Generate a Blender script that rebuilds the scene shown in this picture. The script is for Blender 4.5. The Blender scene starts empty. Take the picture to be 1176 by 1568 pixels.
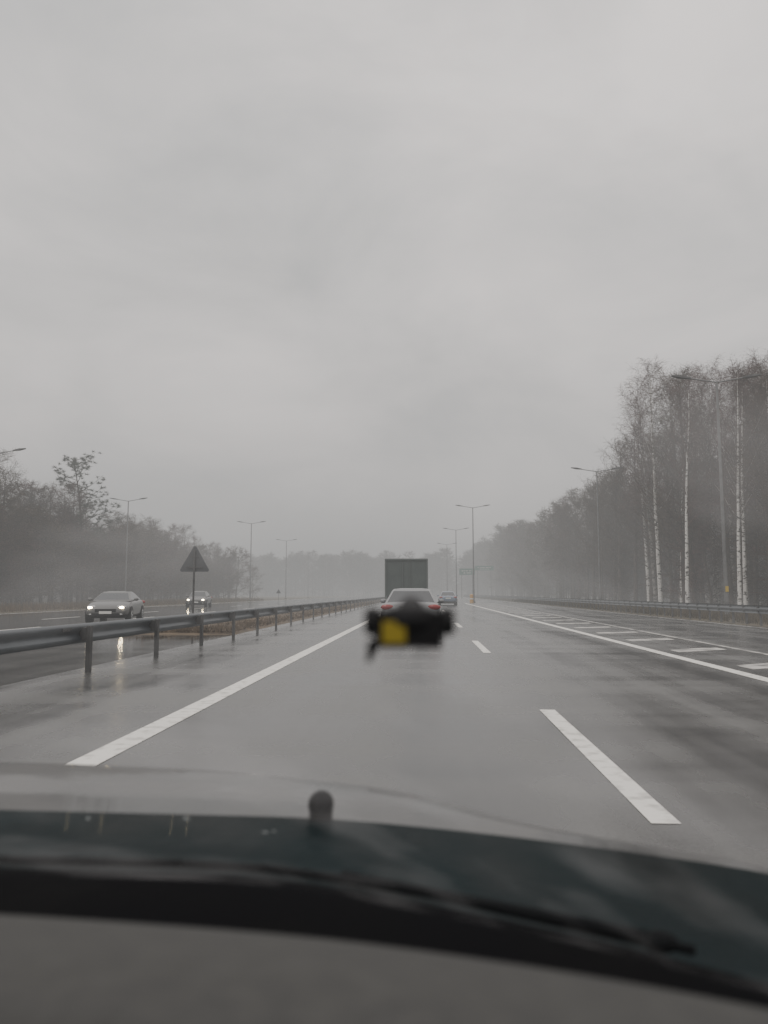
import bpy, math, random
import numpy as np
from mathutils import Vector, Matrix
R=math.radians
scene=bpy.context.scene
COL=scene.collection

# ---------------------------------------------------------------- helpers
def link(o,parent=None):
    COL.objects.link(o)
    if parent is not None: o.parent=parent
    return o
def mesh_obj(name,verts,faces,mats=(),midx=None,smooth=False,parent=None,loc=(0,0,0),rot=(0,0,0)):
    me=bpy.data.meshes.new(name)
    me.from_pydata([tuple(v) for v in verts],[],[tuple(f) for f in faces])
    for m in mats: me.materials.append(m)
    if midx is not None: me.polygons.foreach_set('material_index',list(midx))
    if smooth: me.polygons.foreach_set('use_smooth',[True]*len(me.polygons))
    me.update()
    o=bpy.data.objects.new(name,me); o.location=loc; o.rotation_euler=rot
    return link(o,parent)
def empty(name,loc=(0,0,0),rot=(0,0,0)):
    o=bpy.data.objects.new(name,None); o.location=loc; o.rotation_euler=rot; o.empty_display_size=.1
    return link(o)
class MB:
    def __init__(s): s.v=[];s.f=[];s.m=[]
    def add(s,vs,fs,m=0):
        b=len(s.v); s.v+= [tuple(v) for v in vs]; s.f+=[tuple(b+i for i in f) for f in fs]; s.m+=[m]*len(fs)
    def box(s,c,d,m=0,taper=1.0):
        x,y,z=c; a,b,h=d[0]/2,d[1]/2,d[2]/2
        vs=[(x-a,y-b,z-h),(x+a,y-b,z-h),(x+a,y+b,z-h),(x-a,y+b,z-h)]+[(x-a*taper,y-b*taper,z+h),(x+a*taper,y-b*taper,z+h),(x+a*taper,y+b*taper,z+h),(x-a*taper,y+b*taper,z+h)]
        s.add(vs,[(0,3,2,1),(4,5,6,7),(0,1,5,4),(1,2,6,5),(2,3,7,6),(3,0,4,7)],m)
    def cyl(s,p,q,r1,r2,m=0,n=12,cap=True):
        p=Vector(p);q=Vector(q);d=(q-p).normalized()
        a=d.orthogonal().normalized();b=d.cross(a)
        vs=[];
        for c,r in((p,r1),(q,r2)):
            for i in range(n):
                t=2*math.pi*i/n; vs.append(c+a*(r*math.cos(t))+b*(r*math.sin(t)))
        fs=[(i,(i+1)%n,n+(i+1)%n,n+i) for i in range(n)]
        if cap: fs+=[tuple(range(n-1,-1,-1)),tuple(range(n,2*n))]
        s.add(vs,fs,m)
    def ell(s,c,r,m=0,n=14,k=8):
        vs=[];fs=[]
        for j in range(k+1):
            ph=math.pi*j/k
            for i in range(n):
                t=2*math.pi*i/n
                vs.append((c[0]+r[0]*math.sin(ph)*math.cos(t),c[1]+r[1]*math.sin(ph)*math.sin(t),c[2]+r[2]*math.cos(ph)))
        for j in range(k):
            for i in range(n):
                fs.append((j*n+i,(j+1)*n+i,(j+1)*n+(i+1)%n,j*n+(i+1)%n))
        s.add(vs,fs,m)
    def obj(s,name,mats,**k): return mesh_obj(name,s.v,s.f,mats,s.m,**k)

def mat(name,color=(.5,.5,.5),rough=.5,metal=0,spec=.5,coat=0,emis=None,es=0):
    m=bpy.data.materials.new(name); m.use_nodes=True
    b=m.node_tree.nodes['Principled BSDF']
    b.inputs['Base Color'].default_value=(*color,1); b.inputs['Roughness'].default_value=rough
    b.inputs['Metallic'].default_value=metal; b.inputs['Specular IOR Level'].default_value=spec
    b.inputs['Coat Weight'].default_value=coat
    b.inputs['Coat Roughness'].default_value=.05
    if emis: b.inputs['Emission Color'].default_value=(*emis,1); b.inputs['Emission Strength'].default_value=es
    return m
def noise_mat(name,c1,c2,scale=5,rough=(.4,.7),stretch=(1,1,1),bump=0,bscale=30,metal=0,spec=.5,coat=0,p=(.35,.65),detail=5,bdist=.02):
    m=mat(name,c1,rough[0],metal,spec,coat); nt=m.node_tree; N=nt.nodes; L=nt.links; b=N['Principled BSDF']
    tc=N.new('ShaderNodeTexCoord'); mp=N.new('ShaderNodeMapping'); mp.inputs['Scale'].default_value=stretch
    L.new(tc.outputs['Object'],mp.inputs['Vector'])
    n=N.new('ShaderNodeTexNoise'); n.inputs['Scale'].default_value=scale; n.inputs['Detail'].default_value=detail
    L.new(mp.outputs[0],n.inputs['Vector'])
    r=N.new('ShaderNodeValToRGB'); r.color_ramp.elements[0].position=p[0]; r.color_ramp.elements[1].position=p[1]
    r.color_ramp.elements[0].color=(*c1,1); r.color_ramp.elements[1].color=(*c2,1)
    L.new(n.outputs['Fac'],r.inputs['Fac']); L.new(r.outputs['Color'],b.inputs['Base Color'])
    mr=N.new('ShaderNodeMapRange'); mr.inputs['From Min'].default_value=p[0]; mr.inputs['From Max'].default_value=p[1]
    mr.inputs['To Min'].default_value=rough[0]; mr.inputs['To Max'].default_value=rough[1]
    L.new(n.outputs['Fac'],mr.inputs['Value']); L.new(mr.outputs[0],b.inputs['Roughness'])
    if bump:
        n2=N.new('ShaderNodeTexNoise'); n2.inputs['Scale'].default_value=bscale; n2.inputs['Detail'].default_value=3
        L.new(tc.outputs['Object'],n2.inputs['Vector'])
        bp=N.new('ShaderNodeBump'); bp.inputs['Strength'].default_value=bump; bp.inputs['Distance'].default_value=bdist
        L.new(n2.outputs['Fac'],bp.inputs['Height']); L.new(bp.outputs[0],b.inputs['Normal'])
    return m

# ---------------------------------------------------------------- materials
def asphalt(name,base=1.0,wet=0.0,bump=.22,tracks=False):
    m=mat(name,(.05,.05,.05),.4); nt=m.node_tree;N=nt.nodes;L=nt.links;b=N['Principled BSDF']
    tc=N.new('ShaderNodeTexCoord')
    def noise(st,sc,det=4):
        mp=N.new('ShaderNodeMapping'); mp.inputs['Scale'].default_value=st; L.new(tc.outputs['Object'],mp.inputs['Vector'])
        n=N.new('ShaderNodeTexNoise'); n.inputs['Scale'].default_value=sc; n.inputs['Detail'].default_value=det
        L.new(mp.outputs[0],n.inputs['Vector']); return n
    streak=noise((1.1,.04,1),1.6); patch=noise((.16,.75,1),1.0,3); fine=noise((1,1,1),90,2)
    a=N.new('ShaderNodeMath');a.operation='MULTIPLY';a.inputs[1].default_value=.5;L.new(streak.outputs['Fac'],a.inputs[0])
    c=N.new('ShaderNodeMath');c.operation='MULTIPLY_ADD';c.inputs[1].default_value=.5;L.new(patch.outputs['Fac'],c.inputs[0]);L.new(a.outputs[0],c.inputs[2])
    if tracks: # darker worn wheel tracks in both lanes
        sx=N.new('ShaderNodeSeparateXYZ');L.new(tc.outputs['Object'],sx.inputs[0])
        mr0=N.new('ShaderNodeMapRange');mr0.inputs['From Min'].default_value=-3;mr0.inputs['From Max'].default_value=5;L.new(sx.outputs['X'],mr0.inputs['Value'])
        rt=N.new('ShaderNodeValToRGB');rt.color_ramp.interpolation='B_SPLINE';e=rt.color_ramp.elements
        e[0].position=0;e[0].color=(.6,.6,.6,1);e[1].position=1;e[1].color=(.6,.6,.6,1)
        for p_,v_ in((.13,.7),(.206,.1),(.30,.9),(.394,.0),(.50,.8),(.60,.7),(.681,.15),(.775,.8),(.869,.15)):
            k_=e.new(p_);k_.color=(v_,v_,v_,1)
        L.new(mr0.outputs[0],rt.inputs['Fac'])
        c2=N.new('ShaderNodeMath');c2.operation='MULTIPLY_ADD';c2.inputs[1].default_value=.15;L.new(rt.outputs['Color'],c2.inputs[0])
        c3=N.new('ShaderNodeMath');c3.operation='SUBTRACT';c3.inputs[1].default_value=.08;L.new(c.outputs[0],c3.inputs[0]);L.new(c3.outputs[0],c2.inputs[2]);c=c2
    mr=N.new('ShaderNodeMapRange');mr.inputs['From Min'].default_value=.38;mr.inputs['From Max'].default_value=.62
    mr.inputs['To Min'].default_value=max(.05,.20-wet);mr.inputs['To Max'].default_value=.42-wet;L.new(c.outputs[0],mr.inputs['Value']);L.new(mr.outputs[0],b.inputs['Roughness'])
    r=N.new('ShaderNodeValToRGB');r.color_ramp.elements[0].position=.38;r.color_ramp.elements[1].position=.62
    k=base
    r.color_ramp.elements[0].color=(.029*k,.030*k,.030*k,1);r.color_ramp.elements[1].color=(.112*k,.112*k,.108*k,1)
    L.new(c.outputs[0],r.inputs['Fac'])
    mx=N.new('ShaderNodeMix');mx.data_type='RGBA';mx.blend_type='OVERLAY';mx.inputs[0].default_value=.5
    L.new(r.outputs['Color'],mx.inputs[6]);L.new(fine.outputs['Fac'],mx.inputs[7]);L.new(mx.outputs[2],b.inputs['Base Color'])
    bp=N.new('ShaderNodeBump');bp.inputs['Strength'].default_value=bump;bp.inputs['Distance'].default_value=.006
    L.new(fine.outputs['Fac'],bp.inputs['Height']);L.new(bp.outputs[0],b.inputs['Normal'])
    return m
M_as=asphalt('wet_asphalt',1.05,.06,.18,True); M_as2=asphalt('wet_asphalt_dark',.7,.29,.03)
M_paint=noise_mat('road_paint',(.46,.45,.41),(.86,.84,.78),7,(.35,.55),bump=.2,bscale=60,p=(.28,.5),bdist=.005,detail=8)
M_worn=noise_mat('worn_road_paint',(.12,.12,.115),(.60,.58,.54),2.2,(.3,.5),p=(.32,.54),detail=8)
M_grass=noise_mat('verge_grass',(.05,.042,.026),(.11,.088,.052),.8,(.8,1),bump=.6,bscale=8,bdist=.1)
M_dry=noise_mat('dry_grass',(.075,.055,.036),(.16,.118,.075),1.5,(.8,1),bump=.6,bscale=12,bdist=.05)
M_hill=noise_mat('leaf_litter',(.035,.025,.018),(.075,.055,.038),.3,(.9,1),bump=.5,bscale=1,bdist=.4)
M_steel=noise_mat('galvanised_steel',(.06,.07,.08),(.15,.165,.175),3,(.3,.5),metal=.5,stretch=(1,.3,1),bump=.1)
M_post=noise_mat('post_steel',(.06,.06,.06),(.12,.12,.12),4,(.5,.7),metal=.3)
M_pole=noise_mat('lamp_steel',(.13,.13,.13),(.20,.20,.20),2,(.4,.6),metal=.3)
M_black=mat('black_plastic',(.009,.009,.010),.6,spec=.2)
M_rubber=mat('rubber',(.02,.02,.02),.75)
M_glass=mat('car_glass',(.02,.025,.03),.06,spec=.8)
M_red=mat('tail_light',(.30,.01,.01),.2,coat=.5)
M_chrome=mat('chrome',(.5,.5,.5),.2,1)
M_head=mat('headlight_on',(1,.93,.75),.2,emis=(1,.80,.48),es=80)
M_plate=mat('plate',(.7,.7,.66),.4)
M_bark=noise_mat('bark',(.030,.022,.018),(.09,.066,.053),6,(.8,1),stretch=(1,1,.3))
M_twig=noise_mat('twigs',(.056,.029,.025),(.115,.068,.058),1,(.7,.9),spec=.15)
M_twig2=noise_mat('twigs_dark',(.040,.027,.017),(.085,.059,.036),1,(.7,.9),spec=.15)
M_birch=noise_mat('birch_bark',(.06,.055,.05),(.72,.70,.66),3.0,(.6,.8),stretch=(1,1,1.6),p=(.38,.46))
M_birch2=noise_mat('grey_birch_bark',(.05,.045,.04),(.30,.28,.26),3.0,(.6,.8),stretch=(1,1,1.6),p=(.40,.55))
M_needle=noise_mat('needles',(.018,.03,.018),(.05,.065,.035),2,(.6,.9))

# ---------------------------------------------------------------- world
w=bpy.data.worlds.new('World'); scene.world=w; w.use_nodes=True
N=w.node_tree.nodes;L=w.node_tree.links;bg=N['Background'];bg.inputs['Strength'].default_value=.1
sky=N.new('ShaderNodeTexSky');sky.sky_type='NISHITA';sky.sun_disc=False;sky.sun_elevation=R(52);sky.sun_rotation=R(35)
hs=N.new('ShaderNodeHueSaturation');hs.inputs['Saturation'].default_value=.1;L.new(sky.outputs[0],hs.inputs['Color'])
tc=N.new('ShaderNodeTexCoord')
mp=N.new('ShaderNodeMapping');mp.inputs['Scale'].default_value=(1,1,2.0);mp.inputs['Location'].default_value=(.3,.1,.0);L.new(tc.outputs['Generated'],mp.inputs['Vector'])
n1=N.new('ShaderNodeTexNoise');n1.inputs['Scale'].default_value=2.9;n1.inputs['Detail'].default_value=7;n1.inputs['Roughness'].default_value=.52;n1.inputs['Distortion'].default_value=.35
L.new(mp.outputs[0],n1.inputs['Vector'])
rp=N.new('ShaderNodeValToRGB');rp.color_ramp.elements[0].position=.3;rp.color_ramp.elements[1].position=.7
rp.color_ramp.elements[0].color=(9.0,8.85,8.8,1);rp.color_ramp.elements[1].color=(15.6,14.5,14.1,1)
L.new(n1.outputs['Fac'],rp.inputs['Fac'])
sx=N.new('ShaderNodeSeparateXYZ');L.new(tc.outputs['Generated'],sx.inputs[0])
mr=N.new('ShaderNodeMapRange');mr.inputs['From Min'].default_value=0;mr.inputs['From Max'].default_value=.65;mr.inputs['To Min'].default_value=.74;mr.inputs['To Max'].default_value=1.04
L.new(sx.outputs['Z'],mr.inputs['Value'])
vm=N.new('ShaderNodeVectorMath');vm.operation='SCALE';L.new(rp.outputs['Color'],vm.inputs[0]);L.new(mr.outputs[0],vm.inputs['Scale'])
mx=N.new('ShaderNodeMix');mx.data_type='RGBA';mx.inputs[0].default_value=.9;L.new(hs.outputs[0],mx.inputs[6]);L.new(vm.outputs[0],mx.inputs[7])
L.new(mx.outputs[2],bg.inputs['Color'])
sd=bpy.data.lights.new('sun','SUN');sd.energy=.7;sd.angle=R(30);sd.color=(1,.97,.93)
so=bpy.data.objects.new('sun',sd);so.rotation_euler=(R(38),0,R(-35));so.location=(0,0,60);link(so)

# ---------------------------------------------------------------- camera
cd=bpy.data.cameras.new('camera');cam=bpy.data.objects.new('camera',cd);link(cam);scene.camera=cam
cam.location=(0,0,1.25);cam.rotation_euler=(R(96),0,R(3));cd.sensor_width=36;cd.sensor_fit='AUTO';cd.lens=27.1
cd.clip_start=.02;cd.clip_end=6000
cd.dof.use_dof=True;cd.dof.focus_distance=40;cd.dof.aperture_fstop=3.0

# ---------------------------------------------------------------- fog (hazy air: absorption plus a constant glow standing in for scattered light)
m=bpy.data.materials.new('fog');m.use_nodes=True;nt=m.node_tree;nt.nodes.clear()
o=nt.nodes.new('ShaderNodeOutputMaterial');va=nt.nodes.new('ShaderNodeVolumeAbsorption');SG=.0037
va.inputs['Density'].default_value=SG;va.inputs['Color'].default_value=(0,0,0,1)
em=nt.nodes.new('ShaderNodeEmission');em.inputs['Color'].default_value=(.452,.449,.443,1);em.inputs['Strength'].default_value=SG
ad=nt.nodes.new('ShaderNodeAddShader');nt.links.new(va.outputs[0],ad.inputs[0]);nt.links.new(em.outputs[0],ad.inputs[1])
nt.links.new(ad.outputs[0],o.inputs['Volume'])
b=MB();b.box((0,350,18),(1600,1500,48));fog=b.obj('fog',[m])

# ---------------------------------------------------------------- ground and roads
def sheet(name,polys,m,parent=None):
    b=MB()
    for p in polys: b.add(p,[tuple(range(len(p)))])
    return b.obj(name,[m],parent=parent)
def rect(x0,x1,y0,y1,z): return [(x0,y0,z),(x1,y0,z),(x1,y1,z),(x0,y1,z)]
sheet('ground',[rect(-3000,3000,-1000,4000,0)],M_grass)
sheet('road',[rect(-5.7,12.4,-60,900,.006)],M_as)
sheet('opposite_road',[rect(-26,-9.6,-60,900,.006),rect(-9.6,-5.7,-60,23,.006)],M_as2)
mk=[rect(-2.62,-2.38,-10,700,.010),rect(4.80,5.03,-10,95,.010),rect(4.80,5.03,150,600,.010)]
for y in np.arange(-7.6,260,12.0): mk.append(rect(1.22,1.38,y,y+4.1,.010))
mk+= [rect(-10.3,-10.1,26,600,.010),rect(-25.2,-25.0,-10,600,.010)]
for y in np.arange(0,300,12): mk+= [rect(-14.2,-14.05,y,y+4,.010),rect(-18.2,-18.05,y,y+4,.010)]
mo=sheet('road_markings',mk,M_paint)
mk=[rect(12.0,12.12,-10,300,.010),[(6.75,6,.010),(6.87,6,.010),(8.12,95,.010),(8.0,95,.010)]]
for i,y in enumerate(np.arange(9.4,92,3.7)):
    x1=6.5+1.25*(y-6)/89; mk.append([(5.35,y,.010),(5.35,y+.7,.010),(x1,y+1.5,.010),(x1,y+.8,.010)])
sheet('gore_hatching',mk,M_worn,parent=mo)
rng=np.random.default_rng(3)
def ridge(name,pts,width,h):
    vs=[];fs=[];n=9;P=[Vector((x,y,0)) for x,y in pts];L_=[]
    for a,b_ in zip(P[:-1],P[1:]):
        k=max(2,int((b_-a).length/8))
        for i in range(k): L_.append(a.lerp(b_,i/k))
    L_.append(P[-1])
    for j,p in enumerate(L_):
        d=(L_[min(j+1,len(L_)-1)]-L_[max(j-1,0)]).normalized();s=Vector((d.y,-d.x,0))
        for i in range(n):
            u=i/(n-1);z=-.3+h*math.sin(u*math.pi)*(1+.22*math.sin(j*.7)+.12*rng.standard_normal())
            q=p+s*(u-.5)*width;vs.append((q.x,q.y,z))
    for j in range(len(L_)-1):
        for i in range(n-1): a=j*n+i;fs.append((a,a+1,a+n+1,a+n))
    return mesh_obj(name,vs,fs,[M_hill],smooth=True)
ridge('hill',[(-66,30),(-66,190)],26,5.5)
ridge('hill',[(58,30),(52,400)],30,7)
ridge('hill',[(-260,330),(-60,372),(110,385)],40,7.5)
ys=np.concatenate([np.arange(23,120,1.0),np.arange(120,600,20)]);xs=[-9.6,-9.3,-8.5,-7.6,-6.7,-6.0,-5.7];zz=[.004,.08,.13,.14,.12,.07,.004]
vs_=[];fs_=[]
for j,y in enumerate(ys):
    for x,z in zip(xs,zz): vs_.append((x,y,max(.004,(z+(.03*rng.standard_normal() if .05<z else 0))*(0.05 if j==0 else 1))))
for j in range(len(ys)-1):
    for i in range(6): a=j*7+i;fs_.append((a,a+1,a+8,a+7))
mesh_obj('median_grass_ground',vs_,fs_,[M_dry],smooth=True)
def blades(name,n,x0,x1,y0,y1,h,m,z0):
    t=rng.random(n)**1.6; y=y0+(y1-y0)*t; x=x0+(x1-x0)*rng.random(n); hh=h*(.4+.9*rng.random(n)); a=rng.random(n)*6.28; wd=.006+.0004*y
    V=np.zeros((n,3,3));V[:,0]=np.c_[x-np.cos(a)*wd,y-np.sin(a)*wd,np.full(n,z0)];V[:,1]=np.c_[x+np.cos(a)*wd,y+np.sin(a)*wd,np.full(n,z0)]
    V[:,2]=np.c_[x+rng.normal(0,.08,n),y+rng.normal(0,.08,n),z0+hh]
    return mesh_obj(name,V.reshape(-1,3),np.arange(3*n).reshape(-1,3),[m])
blades('median_grass',24000,-9.4,-5.85,23.3,130,.15,M_dry,.06)
blades('roadside_grass',26000,13.2,22,14,120,.35,M_grass,0)
blades('roadside_grass',14000,-36,-27,24,130,.5,M_dry,0)

# ---------------------------------------------------------------- guardrails
def guardrail(name,X,y0,y1,sp,side,top=.77,off=0.0):
    g=empty(name,(X,0,0))
    pr=[(0,top),(-.03,top-.01),(-.045,top-.06),(-.04,top-.09),(0,top-.13),(0,top-.18),(-.04,top-.22),(-.045,top-.25),(-.03,top-.30),(0,top-.31)]
    pr=[(side*x,z) for x,z in pr]
    vs=[];fs=[]
    yy=[y0]+[y0+4*i for i in range(1,int((y1-y0)/4)+1)]
    n=len(pr)
    for y in yy:
        for x,z in pr: vs.append((x,y,z))
    for j in range(len(yy)-1):
        for i in range(n-1): a=j*n+i;fs.append((a,a+1,a+1+n,a+n))
    mesh_obj('w_beam',vs,fs,[M_steel],smooth=True,parent=g)
    b=MB();y=y0+off
    while y<y1:
        b.box((-side*.14,y,top/2-.03),(.06,.11,top-.02)); b.box((-side*.06,y,top-.16),(.10,.14,.2)); y+=sp
    y=y0+2
    while y<min(y1,60):
        b.box((side*-.052,y,top-.075),(.008,.3,.05))
        for q in(-.1,0,.1): b.ell((side*-.056,y+q,top-.075),(.01,.014,.014),0,8,5)
        y+=4
    b.obj('posts',[M_post],parent=g)
    return g
guardrail('guardrail',-5.45,-6.5,330,3.1,-1,off=.0)
guardrail('guardrail',12.75,-4,260,1.33,-1,top=.78)

# ---------------------------------------------------------------- street lamps
def lamp(x,y,h=12.0,span=2.25,rise=.38,plate=False):
    g=empty('street_lamp',(x,y,0));b=MB()
    b.box((0,0,.1),(.4,.4,.2),2)
    b.cyl((0,0,.15),(0,0,1.6),.11,.11,0,12);b.cyl((0,0,1.55),(0,0,h),.095,.055,0,10)
    for s in(-1,1):
        b.cyl((0,0,h-.05),(s*(span-.9),0,h-.05+rise*.6),.038,.034,0,8)
        x0=s*(span-.95);x1=s*span;za=h-.05+rise*.6;zb=h-.05+rise
        vs=[(x0,-.06,za-.03),(x0,.06,za-.03),(x0,.06,za+.05),(x0,-.06,za+.05),
            ((x0+x1)/2,-.15,(za+zb)/2-.06),((x0+x1)/2,.15,(za+zb)/2-.06),((x0+x1)/2,.13,(za+zb)/2+.07),((x0+x1)/2,-.13,(za+zb)/2+.07),
            (x1,-.09,zb-.03),(x1,.09,zb-.03),(x1,.07,zb+.03),(x1,-.07,zb+.03)]
        fs=[(0,1,2,3),(8,11,10,9)]
        for k in(0,4):
            for i in range(4): fs.append((k+i,k+4+i,k+4+(i+1)%4,k+(i+1)%4))
        b.add(vs,fs,1)
    if plate: b.box((.0,-.12,1.45),(.15,.02,.28),3)
    b.obj('pole_and_heads',[M_pole,M_post,M_grass,mat('number_plate',(.5,.36,.06),.5)],parent=g)
lamp(14.95,39.3,plate=True);lamp(15.3,68.5);lamp(6.3,100,12.3);lamp(5.4,132);lamp(5.0,172)
lamp(-31.8,55,11.6);lamp(-34.6,88);lamp(-26.8,118);lamp(-28.5,158);lamp(-31,205);lamp(-33,260)

# ---------------------------------------------------------------- signs
def tri_sign(x,y,side=1.05,h0=1.95,sc=1):
    g=empty('warning_triangle_sign',(x,y,0));g.scale=(sc,sc,sc);b=MB()
    hgt=side*.866;r=.06
    def rtri(s,yy):
        pts=[];c=[(-s/2,0),(s/2,0),(0,s*.866)]
        for k,(cx,cz) in enumerate(c):
            gx,gz=0,s*.2887;dx,dz=gx-cx,gz-cz;l=math.hypot(dx,dz);ox,oz=cx+dx/l*2*r,cz+dz/l*2*r
            a0={0:210,1:330,2:90}[k]
            for t in(-50,-25,0,25,50): a=R(a0+t);pts.append((ox+r*math.cos(a),yy,h0+oz+r*math.sin(a)))
        return pts
    A=rtri(side,0);B=rtri(side,.025);n=15
    b.add(A+B,[tuple(range(n)),tuple(range(2*n-1,n-1,-1))]+[(i,n+i,n+(i+1)%n,(i+1)%n) for i in range(n)],0)
    F=rtri(side*.98,.028);b.add(F,[tuple(range(n-1,-1,-1))],2);F=rtri(side*.75,.031);F=[(p[0],p[1],p[2]+.06) for p in F];b.add(F,[tuple(range(n-1,-1,-1))],3)
    b.cyl((0,-.045,-.0),(0,-.045,h0+hgt*.8),.032,.032,1,10)
    for z in(h0+.15,h0+.5): b.box((0,-.02,z),(.5 if z<h0+.3 else .25,.03,.04),1)
    b.obj('panel_and_post',[mat('sign_back',(.08,.085,.09),.5,.3),M_post,mat('sign_red',(.5,.02,.02),.4),mat('sign_yellow',(.75,.6,.1),.4)],parent=g)
tri_sign(-7.6,25.2);tri_sign(-20.5,108,.9,1.5,.8)
M_green=mat('sign_green',(.05,.15,.115),.5)
def road_sign(x,y,w_,h_,zb):
    g=empty('green_road_sign',(x,y,0));b=MB()
    b.box((0,0,zb+h_/2),(w_,.06,h_),0);b.box((0,-.035,zb+h_*.62),(w_*.7,.01,h_*.10),1);b.box((0,-.035,zb+h_*.3),(w_*.5,.01,h_*.10),1)
    for s in(-1,1): b.cyl((s*w_*.35,.09,0),(s*w_*.35,.09,zb+h_),.06,.06,2,8)
    b.obj('panel_and_posts',[M_green,M_worn,M_post],parent=g)
road_sign(9.3,170,3.4,1.4,5.2);road_sign(14.2,185,4.5,1.1,6.6)
g=empty('gore_marker_post',(5.9,98,0));b=MB();b.cyl((0,0,0),(0,0,1.0),.25,.22,0,14);b.ell((0,0,1.0),(.22,.22,.1),0)
b.cyl((0,0,.45),(0,0,.62),.245,.24,1,14,False);b.obj('bollard',[mat('marker_yellow',(.6,.33,.08),.4),mat('marker_white',(.7,.7,.7),.4)],parent=g)

# ---------------------------------------------------------------- cars
def car(name,paint,loc,rotz,lights=False,Ls=1.0,Hs=1.0):
    g=empty(name,loc,(0,0,rotz))
    st=[(-2.25,.74,.42,.78),(-2.17,.84,.30,.93),(-1.75,.895,.25,1.0),(-1.0,.91,.22,.98),(0,.915,.21,.95),(.9,.91,.22,.93),(1.5,.90,.24,.87),(1.95,.86,.26,.78),(2.17,.78,.30,.68),(2.25,.64,.38,.60)]
    vs=[];fs=[]
    for y,w_,zb,zt in st:
        half=[(.86*w_,zb),(.99*w_,zb+.10),(w_,(zb+zt)/2),(.975*w_,zt-.14),(.90*w_,zt-.03),(.6*w_,zt+.005)]
        loop=half+[(-x,z) for x,z in half[::-1]]
        for x,z in loop: vs.append((x,y*Ls,z))
    n=12
    for j in range(len(st)-1):
        for i in range(n): a=j*n+i;b2=j*n+(i+1)%n;fs.append((a,a+n,b2+n,b2))
    fs.append(tuple(range(n)));k=(len(st)-1)*n;fs.append(tuple(range(k+n-1,k-1,-1)))
    o=mesh_obj('body',vs,fs,[paint],smooth=True,parent=g);s=o.modifiers.new('s','SUBSURF');s.levels=2;s.render_levels=2
    def lvl(z,w_,yf,yr,c):
        return [(w_-c*.6,yf*Ls,z),(w_,(yf-c*1.3)*Ls,z),(w_+.005,.02,z),(w_+.005,-.06,z),(w_,(yr+c*1.6)*Ls,z),(w_-c*.6,yr*Ls,z),
                (-w_+c*.6,yr*Ls,z),(-w_,(yr+c*1.6)*Ls,z),(-w_-.005,-.06,z),(-w_-.005,.02,z),(-w_,(yf-c*1.3)*Ls,z),(-w_+c*.6,yf*Ls,z)]
    Ls_=[lvl(.90,.80,1.12,-1.78,.10),lvl(.96,.79,1.02,-1.66,.10),lvl(1.34*Hs,.615,.33,-.98,.10),lvl(1.405*Hs,.56,.15,-.80,.12),lvl(1.43*Hs,.40,-.05,-.60,.12)]
    vs=[p for l in Ls_ for p in l];fs=[];mi=[]
    for j in range(4):
        for i in range(12):
            fs.append((j*12+i,j*12+(i+1)%12,(j+1)*12+(i+1)%12,(j+1)*12+i))
            glass=(j==1) and i in(1,3,5,7,9,11); mi.append(1 if glass else 0)
    fs.append(tuple(48+i for i in range(12)));mi.append(0)
    o=mesh_obj('greenhouse',vs,fs,[paint,M_glass],mi,parent=g)
    bv=o.modifiers.new('b','BEVEL');bv.width=.012;bv.segments=2
    b=MB()
    for s in(-1,1):
        for y in(-1.33*Ls,1.38*Ls):
            b.cyl((s*.70,y,.315),(s*.922,y,.315),.37,.365,1,24);b.cyl((s*.72,y,.315),(s*.932,y,.315),.315,.31,2,24)
            b.cyl((s*.90,y,.315),(s*.938,y,.315),.2,.19,3,16)
            for k in range(5):
                a=k*1.2566;b.box((s*.941,y+.1*math.cos(a),.315+.1*math.sin(a)),(.01,.05,.05),2)
        b.ell((s*.60,2.06*Ls,.67),(.20,.14,.075),3);b.ell((s*.63,2.165*Ls,.65),(.10,.05,.045),4)
        b.ell((s*.70,-2.17*Ls,.83),(.20,.07,.085),5)
        b.ell((s*.60,2.16*Ls,.36),(.09,.06,.05),3)
        b.ell((s*.98,.72,.98),(.10,.07,.075),0);b.box((s*.89,.72,.94),(.1,.04,.03),1)
        b.box((s*.918,.05,.80),(.01,.12,.025),3)
    b.box((0,2.22*Ls,.52),(.85,.06,.13),1);b.box((0,2.22*Ls,.35),(1.1,.08,.10),1);b.box((0,2.262*Ls,.44),(.5,.015,.11),6)
    b.box((0,-2.21*Ls,.34),(1.45,.10,.16),1);b.box((0,-2.255*Ls,.74),(.52,.015,.11),6);b.box((0,-2.24*Ls,.84),(.7,.02,.03),3)
    b.box((0,0,.25),(1.5,3.9*Ls,.1),1)
    hl=M_head if lights else M_chrome
    b.obj('wheels_lights_trim',[paint,M_black,M_rubber,M_chrome,hl,M_red,M_plate],smooth=False,parent=g)
    return g
def paint(n,c,r=.3,me=.5,coat=.8): return mat(n,c,r,me,coat=coat)
P_silver=paint('silver_paint',(.19,.195,.20),.4,.5,.5);P_blue=paint('blue_paint',(.13,.17,.24));P_dark=paint('grey_paint',(.13,.13,.127),.4,.3,.35)
car('silver_car',P_silver,(-.42,25.4,0),0,Hs=.98)
car('blue_car',P_blue,(2.35,80,0),0)
car('oncoming_car',P_dark,(-13.75,34.0,0),R(180+11),True,1.0,.93)
car('oncoming_car',P_dark,(-20.6,70,0),R(180+8),True)

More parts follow.
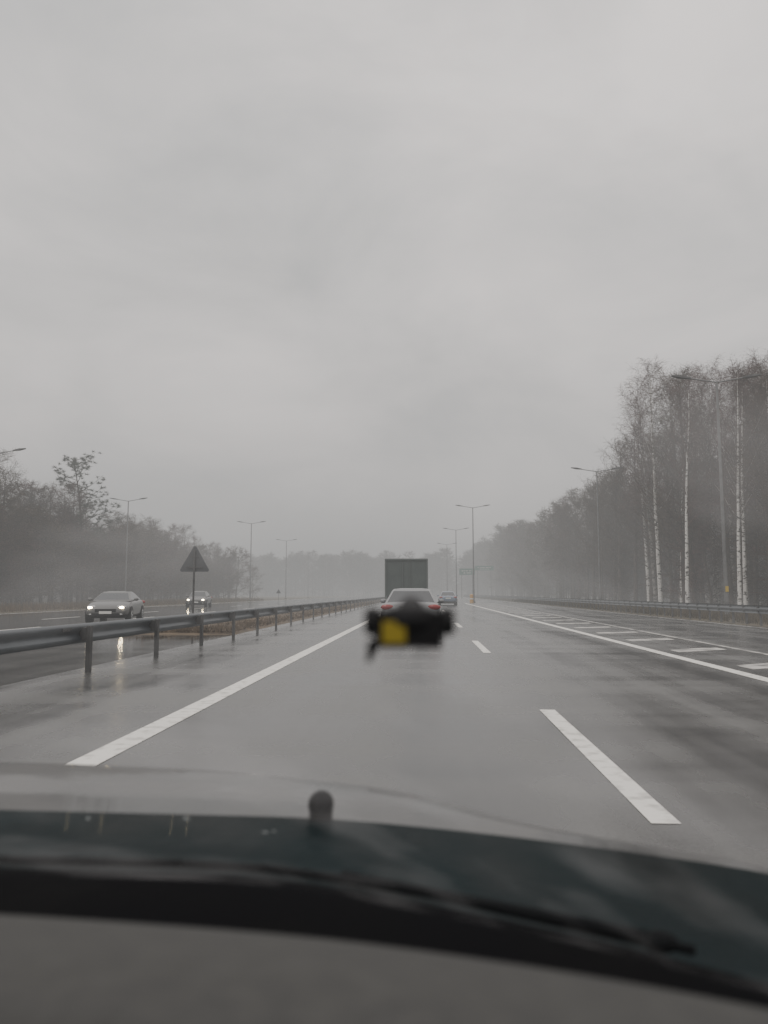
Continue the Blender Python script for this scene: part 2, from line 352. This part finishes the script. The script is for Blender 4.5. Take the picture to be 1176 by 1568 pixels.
# truck
g=empty('box_truck',(-1.08,46,0));b=MB()
M_tarp=noise_mat('tarp',(.040,.056,.052),(.062,.080,.074),1.2,(.5,.7),bump=.3,bscale=2)
W=1.27
b.box((0,3.2,2.1),(2*W-.06,6.3,2.24),0)
for s in(-1,1):
    b.box((s*(W-.03),.03,2.1),(.09,.10,2.32),1);b.box((s*.95,.0,1.0),(.35,.06,.16),5)
    for y in(1.6,5.6): 
        b.cyl((s*.75,y,.48),(s*1.2,y,.48),.48,.48,3,24);b.cyl((s*1.15,y,.48),(s*1.21,y,.48),.25,.22,4,16)
    b.box((s*.95,.95,.55),(.5,.03,.6),3)
    b.box((s*.22,.0,2.05),(.03,.05,2.0),1)
b.box((0,.03,3.24),(2*W,.12,.10),1);b.box((0,.03,.98),(2*W,.12,.2),1);b.box((0,.05,.55),(2.2,.1,.14),4);b.box((0,-.01,.72),(.5,.02,.12),6)
b.box((0,4,.8),(.9,7.6,.22),3)
for y in(1,2,3,4,5): 
    for s in(-1,1): b.box((s*(W-.02),y,2.1),(.02,.06,2.2),1)
vs=[(-1.1,6.5,.6),(1.1,6.5,.6),(1.1,8.2,.6),(-1.1,8.2,.6),(-1.1,6.5,2.5),(1.1,6.5,2.5),(1.0,7.6,2.5),(-1.0,7.6,2.5),(1.1,8.2,1.4),(-1.1,8.2,1.4)]
b.add(vs,[(0,1,5,4),(1,2,8,6,5),(3,0,4,7,9),(4,5,6,7),(2,3,9,8),(0,3,2,1)],7);b.add([(-.9,8.15,1.55),(.9,8.15,1.55),(.85,7.72,2.4),(-.85,7.72,2.4)],[(0,1,2,3)],8)
b.obj('box_cab_chassis',[M_tarp,mat('truck_frame',(.09,.105,.10),.5,.2),M_black,M_rubber,M_steel,M_red,M_plate,paint('cab_paint',(.5,.5,.5)),M_glass],parent=g)

# ---------------------------------------------------------------- trees
class TB:
    def __init__(s,seed): s.v=[];s.f=[];s.m=[];s.r=random.Random(seed)
    def tube(s,pts,rad,n,m):
        base=len(s.v)
        for k,(p,r) in enumerate(zip(pts,rad)):
            d=(pts[min(k+1,len(pts)-1)]-pts[max(k-1,0)]).normalized()
            a=d.orthogonal().normalized();c=d.cross(a)
            for i in range(n):
                t=2*math.pi*i/n;q=p+a*(r*math.cos(t))+c*(r*math.sin(t));s.v.append((q.x,q.y,q.z))
        for k in range(len(pts)-1):
            for i in range(n):
                a=base+k*n+i;b=base+k*n+(i+1)%n;s.f.append((a,b,b+n,a+n));s.m.append(m)
    def ribbon(s,p,q,wd,m):
        d=(q-p);a=Vector((s.r.uniform(-1,1),s.r.uniform(-1,1),s.r.uniform(-.3,.3))).cross(d)
        if a.length<1e-6:return
        a=a.normalized()*wd;b=len(s.v)
        s.v+=[tuple(p-a),tuple(p+a),tuple(q)];s.f.append((b,b+1,b+2));s.m.append(m)
    def path(s,p,d,l,n,wob,up):
        pts=[p.copy()];d=d.normalized()
        for i in range(n):
            d=(d+Vector((s.r.gauss(0,wob),s.r.gauss(0,wob),s.r.gauss(0,wob)+up))).normalized()
            p=p+d*(l/n);pts.append(p.copy())
        return pts
def lerp_path(pts,t):
    k=t*(len(pts)-1);i=min(int(k),len(pts)-2);f=k-i
    return pts[i].lerp(pts[i+1],f),(pts[i+1]-pts[i]).normalized()
def make_tree(name,seed,H,r0,start,nb,blen,ang,n2,n3,twl,droop,mats,trunkw=.012,lod=False,wob=.014):
    T=TB(seed);r=T.r
    tr=T.path(Vector((0,0,-.1)),Vector((0,0,1)),H,6 if lod else 10,wob,.05);nt_=len(tr)-1
    T.tube(tr,[r0*(1-.93*i/nt_)+.008 for i in range(nt_+1)],4 if lod else 7,0)
    for i in range(nb):
        t=start+(1-start)*((i+r.random())/nb)**.9;t=min(t,.985)
        p,d=lerp_path(tr,t);az=r.random()*6.283
        a=R(ang+r.uniform(-12,12))*(1.15-.5*t)
        side=Vector((math.cos(az),math.sin(az),0))
        bd=side*math.sin(a)+Vector((0,0,1))*math.cos(a)
        prof=math.sin(min(1,(1-t)/(1-start)*1.15+.12)*math.pi*.62)
        l=H*blen*(.25+.85*prof)*r.uniform(.75,1.15)
        nn=3 if lod else 5
        bp=T.path(p,bd,l,nn,.10,.05);rb=max(.012,r0*(1-t)*.34+.010)
        if lod:
            for k in range(nn): T.ribbon(bp[k],bp[k+1]+(bp[k+1]-bp[k])*.6,rb*(1-.3*k)*1.2,1)
        else: T.tube(bp,[rb*(1-.85*k/5) for k in range(6)],4,1)
        for j in range(n2):
            u=.18+.8*(j+r.random())/n2
            p2,d2=lerp_path(bp,min(u,.99));q=Vector((r.gauss(0,1),r.gauss(0,1),r.gauss(.15,.7))).normalized()
            dd=(d2*.75+q*.8).normalized();l2=l*(.45*(1-u)+.16)*r.uniform(.7,1.3)
            if lod:
                bp2=[p2,p2+dd*l2];T.ribbon(p2,p2+dd*l2,.022,2)
            else:
                bp2=T.path(p2,dd,l2,3,.16,.03);T.tube(bp2,[.012,.009,.006,.003],3,2)
            for k in range(n3):
                v=(k+r.random())/n3;p3,d3=lerp_path(bp2,min(v,.99))
                dd=(d3*.6+Vector((r.gauss(0,.7),r.gauss(0,.7),r.gauss(0,.6)-droop*.3))).normalized();l3=twl*r.uniform(.5,1.3)
                m1=p3+dd*l3*.5;e=m1+(dd+Vector((r.gauss(0,.25),r.gauss(0,.25),-droop))).normalized()*l3*.5
                if lod: T.ribbon(p3,e,trunkw,2);continue
                T.ribbon(p3,m1+(e-m1)*.1,trunkw,2);T.ribbon(m1,e,trunkw*.75,2)
                if k%2==0: 
                    e2=m1+Vector((r.gauss(0,1),r.gauss(0,1),r.gauss(0,.8)-droop)).normalized()*l3*.4;T.ribbon(m1,e2,trunkw*.7,2)
    me=bpy.data.meshes.new(name);me.from_pydata(T.v,[],T.f)
    for m_ in mats: me.materials.append(m_)
    me.polygons.foreach_set('material_index',T.m);me.update();return me
birches=[make_tree('birch_mesh',10+i,20,.16,.34,32,.19,36,8,10,.75,.5,[M_birch if i%2 else M_birch2,M_birch2 if i<2 else M_twig,M_twig],.009) for i in range(4)]
bares=[make_tree('bare_mesh',30+i,18,.20,.20,40,.22,50,9,9,.7,.0,[M_bark,M_bark,M_twig if i%2 else M_twig2],.011) for i in range(3)]
farb=[make_tree('far_mesh',70+i,18,.22,.12,34,.23,50,7,7,1.1,.0,[M_bark,M_bark,M_twig if i%2 else M_twig2],.032,True) for i in range(4)]
lows=[make_tree('low_mesh',50+i,9,.10,.02,30,.30,48,7,8,.8,.0,[M_bark,M_bark,M_twig2 if i else M_twig],.024,True,.04) for i in range(3)]
def pine_mesh(seed,H=14):
    T=TB(seed);r=T.r;tr=T.path(Vector((0,0,-.1)),Vector((0,0,1)),H,8,.03,.03);T.tube(tr,[.2*(1-.9*i/8) for i in range(9)],7,0)
    for i in range(38):
        t=.35+.65*i/38;p,d=lerp_path(tr,min(t,.99));az=r.random()*6.28;l=(1-t)*4.2+1.3*r.uniform(.6,1.5)
        bp=T.path(p,Vector((math.cos(az),math.sin(az),.45)),l,4,.12,.08);T.tube(bp,[.04,.03,.02,.015,.01],4,0)
        for j in range(10):
            c,_=lerp_path(bp,.35+.64*(j+r.random())/10*.99)
            c=c+Vector((r.gauss(0,.22),r.gauss(0,.22),r.gauss(0,.18)))
            for k in range(30):
                e=c+Vector((r.gauss(0,1),r.gauss(0,1),r.gauss(.2,.8))).normalized()*r.uniform(.15,.38);T.ribbon(c,e,.016,1)
    me=bpy.data.meshes.new('pine_mesh');me.from_pydata(T.v,[],T.f);me.materials.append(M_bark);me.materials.append(M_needle)
    me.polygons.foreach_set('material_index',T.m);me.update();return me
pm=pine_mesh(5)
rr=random.Random(11)
def place(me,name,x,y,h,h0,parent=None,wsc=1.0):
    o=bpy.data.objects.new(name,me);s=h/h0;o.scale=(s*wsc,s*wsc,s);o.location=(x,y,0);o.rotation_euler=(rr.gauss(0,.008),rr.gauss(0,.008),rr.random()*6.28)
    return link(o,parent)
for k,(x,y,h) in enumerate([(22.5,70,21.5),(23.4,72,20.5),(21.5,60,17),(24.5,63,18.2),(27,62,19),(26,70,21),(22.8,78,22),(25.5,79,22.5),(24,84.5,21.5),(28.5,67,20.5),(22.6,53,16),(31,72,22),(25.6,57,17.3),(29.5,80,22),(23,57,16.8),(24.2,66,19.5)]):
    place(birches[[1,3,3,2,0,2,2,0,3,0,1,0,1,2,3,2][k]],'birch_tree',x-(1.6 if k in(0,2,10) else 0),y,h,20,wsc=1.12)
fr=empty('forest_right')
def HR(Y): 
    return float(np.interp(Y,[40,60,66,86,92,130,170,230,400],[14.5,16.5,20,20.5,17,17.5,17.5,21,22]))
for k in range(170):
    Y=46+rr.random()**1.5*110;X=26+rr.random()**1.2*30
    if X>Y*.62+6 : continue
    place(rr.choice(farb),'forest_tree',X,Y,HR(Y)*rr.uniform(.78,.98),18,fr,1.15)
Y=50
while Y<380:
    near=Y<120
    place(rr.choice(bares if near else farb),'forest_tree',rr.uniform(22,25.5),Y,HR(Y)*rr.uniform(.78,1.0),18,fr,1.2);Y+=rr.uniform(1.6,3.6)+max(0,(Y-88))*.008
for k in range(170):
    Y=38+rr.random()**1.4*240;X=22.5+rr.random()*16
    place(rr.choice(lows),'undergrowth',X,Y,rr.uniform(4,8.5),9,fr,1.3)
fl=empty('forest_left')
def HL(Y): return float(np.interp(Y,[50,70,78,92,110,150,160],[13,13.4,12.4,11,11,9.7,9]))
for k in range(60):
    Y=54+rr.random()**1.2*108;X=-37-rr.random()**1.2*12
    place(rr.choice(bares),'forest_tree',X,Y,HL(Y)*rr.uniform(.8,1.05),18,fl,1.4)
for k in range(100):
    Y=54+rr.random()**1.2*112;X=-42-rr.random()*22
    place(rr.choice(farb),'forest_tree',X,Y,HL(Y)*rr.uniform(.8,1.1),18,fl,1.5)
for k in range(200):
    Y=50+rr.random()**1.1*114;X=-36-rr.random()**1.3*20
    place(rr.choice(lows),'undergrowth',X,Y,rr.uniform(5.5,9.5),9,fl,1.3)
place(pm,'pine_tree',-37.5,83.5,16.3,14,wsc=1.15)
ff=empty('distant_forest')
for k in range(190):
    X=-150+rr.random()*190;Y=rr.uniform(300,360)
    h=float(np.interp(X,[-150,-90,-60,40],[8,13,16,17]))*rr.uniform(.85,1.05)
    place(rr.choice(lows if k%2 else farb),'far_tree',X,Y,h,9 if k%2 else 18,ff,1.5)

# ---------------------------------------------------------------- own car: hood, cowl, dashboard, windshield
def hood_paint(name,c1,c2,rough,metal,bs,coat,spec,sc=3):
    return noise_mat(name,c1,c2,sc,rough,metal=metal,coat=coat,spec=spec,bump=bs,bscale=26,bdist=.004,stretch=(1,.5,1))
M_h1=hood_paint('hood_sky_sheen',(.022,.026,.026),(.09,.09,.087),(.25,.5),.15,.9,.40,.5,6)  # far hood panel: sky reflection painted into a greyer base colour
M_h2=hood_paint('hood_teal_paint',(.0022,.0065,.0075),(.0055,.0135,.0155),(.4,.6),.0,.5,.02,.05,6)
cx=[-1.3,-.53,-.2,.034,.22,.303,.6];cy=[.965,.965,.96,.87,.78,.72,.53]
ox=[-1.2,-.915,-.4,-.015,.12,.365,.548,.9];oy=[1.6,1.66,1.6,1.49,1.40,1.32,1.32,1.2];od=[.37,.36,.36,.37,.39,.41,.44,.55]
bx=[-1.2,-.68,-.153,.0865,.3,.55,.9];by=[1.25,1.242,1.226,1.214,1.22,1.23,1.1];bd_=[.345,.345,.345,.36,.385,.42,.52]
XS=np.linspace(-1.2,.85,56)
from numpy import interp
def ksm(a): 
    a=np.array(a);k=np.array([1,2,3,2,1])/9.;p=np.pad(a,2,mode='edge')
    for _ in range(2): p=np.pad(np.convolve(p,k,'valid'),2,mode='edge')
    return p[2:-2]
CY=ksm(interp(XS,cx,cy));OY=ksm(interp(XS,ox,oy));OD=ksm(interp(XS,ox,od));BY=ksm(interp(XS,bx,by));BD=ksm(interp(XS,bx,bd_))
vs=[];fs=[];mi=[]
rows=[]
for i,x in enumerate(XS):
    zA=1.25-max(.345,BD[i]-.01)-.004
    col=[(x,CY[i]-.06,zA)]
    for t in(.5,1.0):
        col.append((x,(CY[i]-.06)*(1-t)+BY[i]*t,zA*(1-t)+(1.25-BD[i])*t+(.004 if t==.5 else 0)))
    zo=1.25-OD[i];zb=1.25-BD[i]
    for t in(.03,.35,.7,.92,1.0):
        col.append((x,BY[i]+(OY[i]-BY[i])*t,zb+(zo-zb)*t-(.012 if t<.1 else 0)+.006*math.sin(t*3.14)))
    col+=[(x,OY[i]+.03,zo-.02),(x,OY[i]+.08,zo-.12),(x,OY[i]+.10,zo-.4)]
    rows.append(col)
n=len(rows[0])
for c in rows: vs+=c
for i in range(len(rows)-1):
    for j in range(n-1):
        a=i*n+j;fs.append((a,a+n,a+n+1,a+1));mi.append(1 if j<2 else 0)
hood=mesh_obj('car_hood',vs,fs,[M_h1,M_h2],mi,smooth=True)
b=MB();b.ell((-.163,1.235,.923),(.020,.03,.020),0,20,12);b.cyl((-.163,1.235,.885),(-.163,1.235,.92),.017,.019,0,18)
b.obj('washer_nozzle',[M_black],smooth=True,parent=hood)
b=MB()
for x,y,sx_ in[(-.277,1.094,.024),(-.229,1.15,.012),(-.42,1.123,.010),(-.44,1.08,.007),(-.37,1.21,.007),(-.52,1.2,.006)]:
    for q in range(3):
        b.ell((x+rr.gauss(0,sx_*.6),y+rr.gauss(0,.007),.9040),(sx_*rr.uniform(.3,.8),.005,.0022),0,10,6)
b.obj('hood_glints',[mat('hood_glint',(.11,.125,.125),.3,.2,coat=.4)],smooth=True,parent=hood)  # bright hood reflections, modelled as pale droplet-shaped specks
vs=[];fs=[]
for i,x in enumerate(XS):
    vs+=[(x,CY[i]+.006,.900),(x,CY[i],.912),(x,CY[i]-.02,.914),(x,CY[i]-.15,.908),(x,.30,.86)]
for i in range(55):
    for j in range(4): a=i*5+j;fs.append((a,a+5,a+6,a+1))
M_cowl=noise_mat('cowl_plastic',(.0025,.0025,.003),(.005,.005,.006),8,(.7,.9),spec=.04)
cowl=mesh_obj('windshield_cowl',vs,fs,[M_cowl],smooth=True)
M_wip=mat('wiper_rubber',(.005,.006,.007),.7,spec=.1)
b=MB();pp=[(XS[i],CY[i]+.030,.913) for i in range(12,40,3)]
for p,q in zip(pp[:-1],pp[1:]): b.cyl(p,q,.005,.005,0,8)
b.cyl((-.1,CY[30]+.05,.913),(.22,.80,.915),.005,.008,0,8);b.ell((.225,.797,.915),(.018,.014,.010),0)
b.obj('windshield_wiper',[M_wip],smooth=True)
# dashboard
dx=[-1.3,-.6,-.336,-.0736,.147,.209,.5,.85];dy=[.61,.64,.632,.604,.546,.519,.40,.2]
DY=ksm(interp(XS,dx,dy));vs=[];fs=[]
for i,x in enumerate(XS):
    y=DY[i]
    vs+=[(x,y+.045,.90),(x,y+.04,.955),(x,y+.027,.978),(x,y+.005,.992),(x,y-.03,1.000),(x,y-.07,1.003),(x,y-.14,1.0),(x,y-.15,.990),(x,y-.16,1.0),(x,y-.3,.99),(x,y-.42,.93),(x,y-.45,.6)]
for i in range(55):
    for j in range(11): a=i*12+j;fs.append((a,a+12,a+13,a+1))
M_dash=noise_mat('dashboard_plastic',(.060,.060,.058),(.075,.075,.072),40,(.6,.75),bump=.3,bscale=400,bdist=.001,spec=.15)
mesh_obj('dashboard',vs,fs,[M_dash],smooth=True)
# windshield with a thin smeared film of rain water
m=bpy.data.materials.new('windshield_glass');m.use_nodes=True;nt=m.node_tree;nt.nodes.clear();NN=nt.nodes.new;LL=nt.links.new
o=NN('ShaderNodeOutputMaterial')
t=NN('ShaderNodeBsdfTransparent');t.inputs[0].default_value=(.99,.99,.985,1);gl=NN('ShaderNodeBsdfGlossy');gl.inputs['Roughness'].default_value=.1
mxs=NN('ShaderNodeMixShader');mxs.inputs[0].default_value=.02;LL(t.outputs[0],mxs.inputs[1]);LL(gl.outputs[0],mxs.inputs[2])
tl=NN('ShaderNodeBsdfTranslucent');tl.inputs[0].default_value=(.85,.85,.85,1)
tcn=NN('ShaderNodeTexCoord');mpn=NN('ShaderNodeMapping');mpn.inputs['Scale'].default_value=(2.4,9,9);LL(tcn.outputs['Object'],mpn.inputs[0])
nz=NN('ShaderNodeTexNoise');nz.inputs['Scale'].default_value=1.6;nz.inputs['Detail'].default_value=3;LL(mpn.outputs[0],nz.inputs['Vector'])
mrn=NN('ShaderNodeMapRange');mrn.inputs['From Min'].default_value=.48;mrn.inputs['From Max'].default_value=.75;mrn.inputs['To Min'].default_value=0.003;mrn.inputs['To Max'].default_value=.13;LL(nz.outputs['Fac'],mrn.inputs['Value'])
mx2=NN('ShaderNodeMixShader');LL(mrn.outputs[0],mx2.inputs[0]);LL(mxs.outputs[0],mx2.inputs[1]);LL(tl.outputs[0],mx2.inputs[2]);LL(mx2.outputs[0],o.inputs[0])
vs=[];fs=[]
for i,x in enumerate(XS):
    for k in range(9):
        u=k/8;vs.append((x,CY[i]-.03-.62*u+.03*math.sin(u*3.14),.915+.74*u))
for i in range(55):
    for j in range(8): a=i*9+j;fs.append((a,a+9,a+10,a+1))
ws=mesh_obj('windshield',vs,fs,[m],smooth=True)
g=empty('dash_camera',(-.0105,.54,1.2275));b=MB()
b.ell((0,0,.003),(.0255,.012,.0105),0,24,12);b.box((0,0,.001),(.046,.018,.017),0)
for s in(-1,1): b.cyl((s*.021,0,.003),(s*.031,0,.003),.0095,.0088,0,20);b.cyl((s*.0255,0,.003),(s*.0275,0,.003),.0103,.0103,2,20)
b.box((-.001,0,-.0095),(.046,.016,.010),0)
b.box((-.0105,-.0100,-.004),(.016,.002,.015),1)
b.add([(-.029,-.004,-.010),(-.018,-.004,-.010),(-.027,-.003,-.025),(-.030,-.003,-.025),(-.029,.004,-.010),(-.018,.004,-.010),(-.027,.003,-.025),(-.030,.003,-.025)],[(0,3,2,1),(4,5,6,7),(0,4,7,3),(1,2,6,5),(3,7,6,2),(0,1,5,4)],0)
b.cyl((0,.008,.003),(0,.064,.010),.004,.010,0,14)
b.obj('body_and_label',[M_black,mat('yellow_label',(.26,.20,.008),.5),M_rubber],parent=g)
print('objects',len(bpy.data.objects))
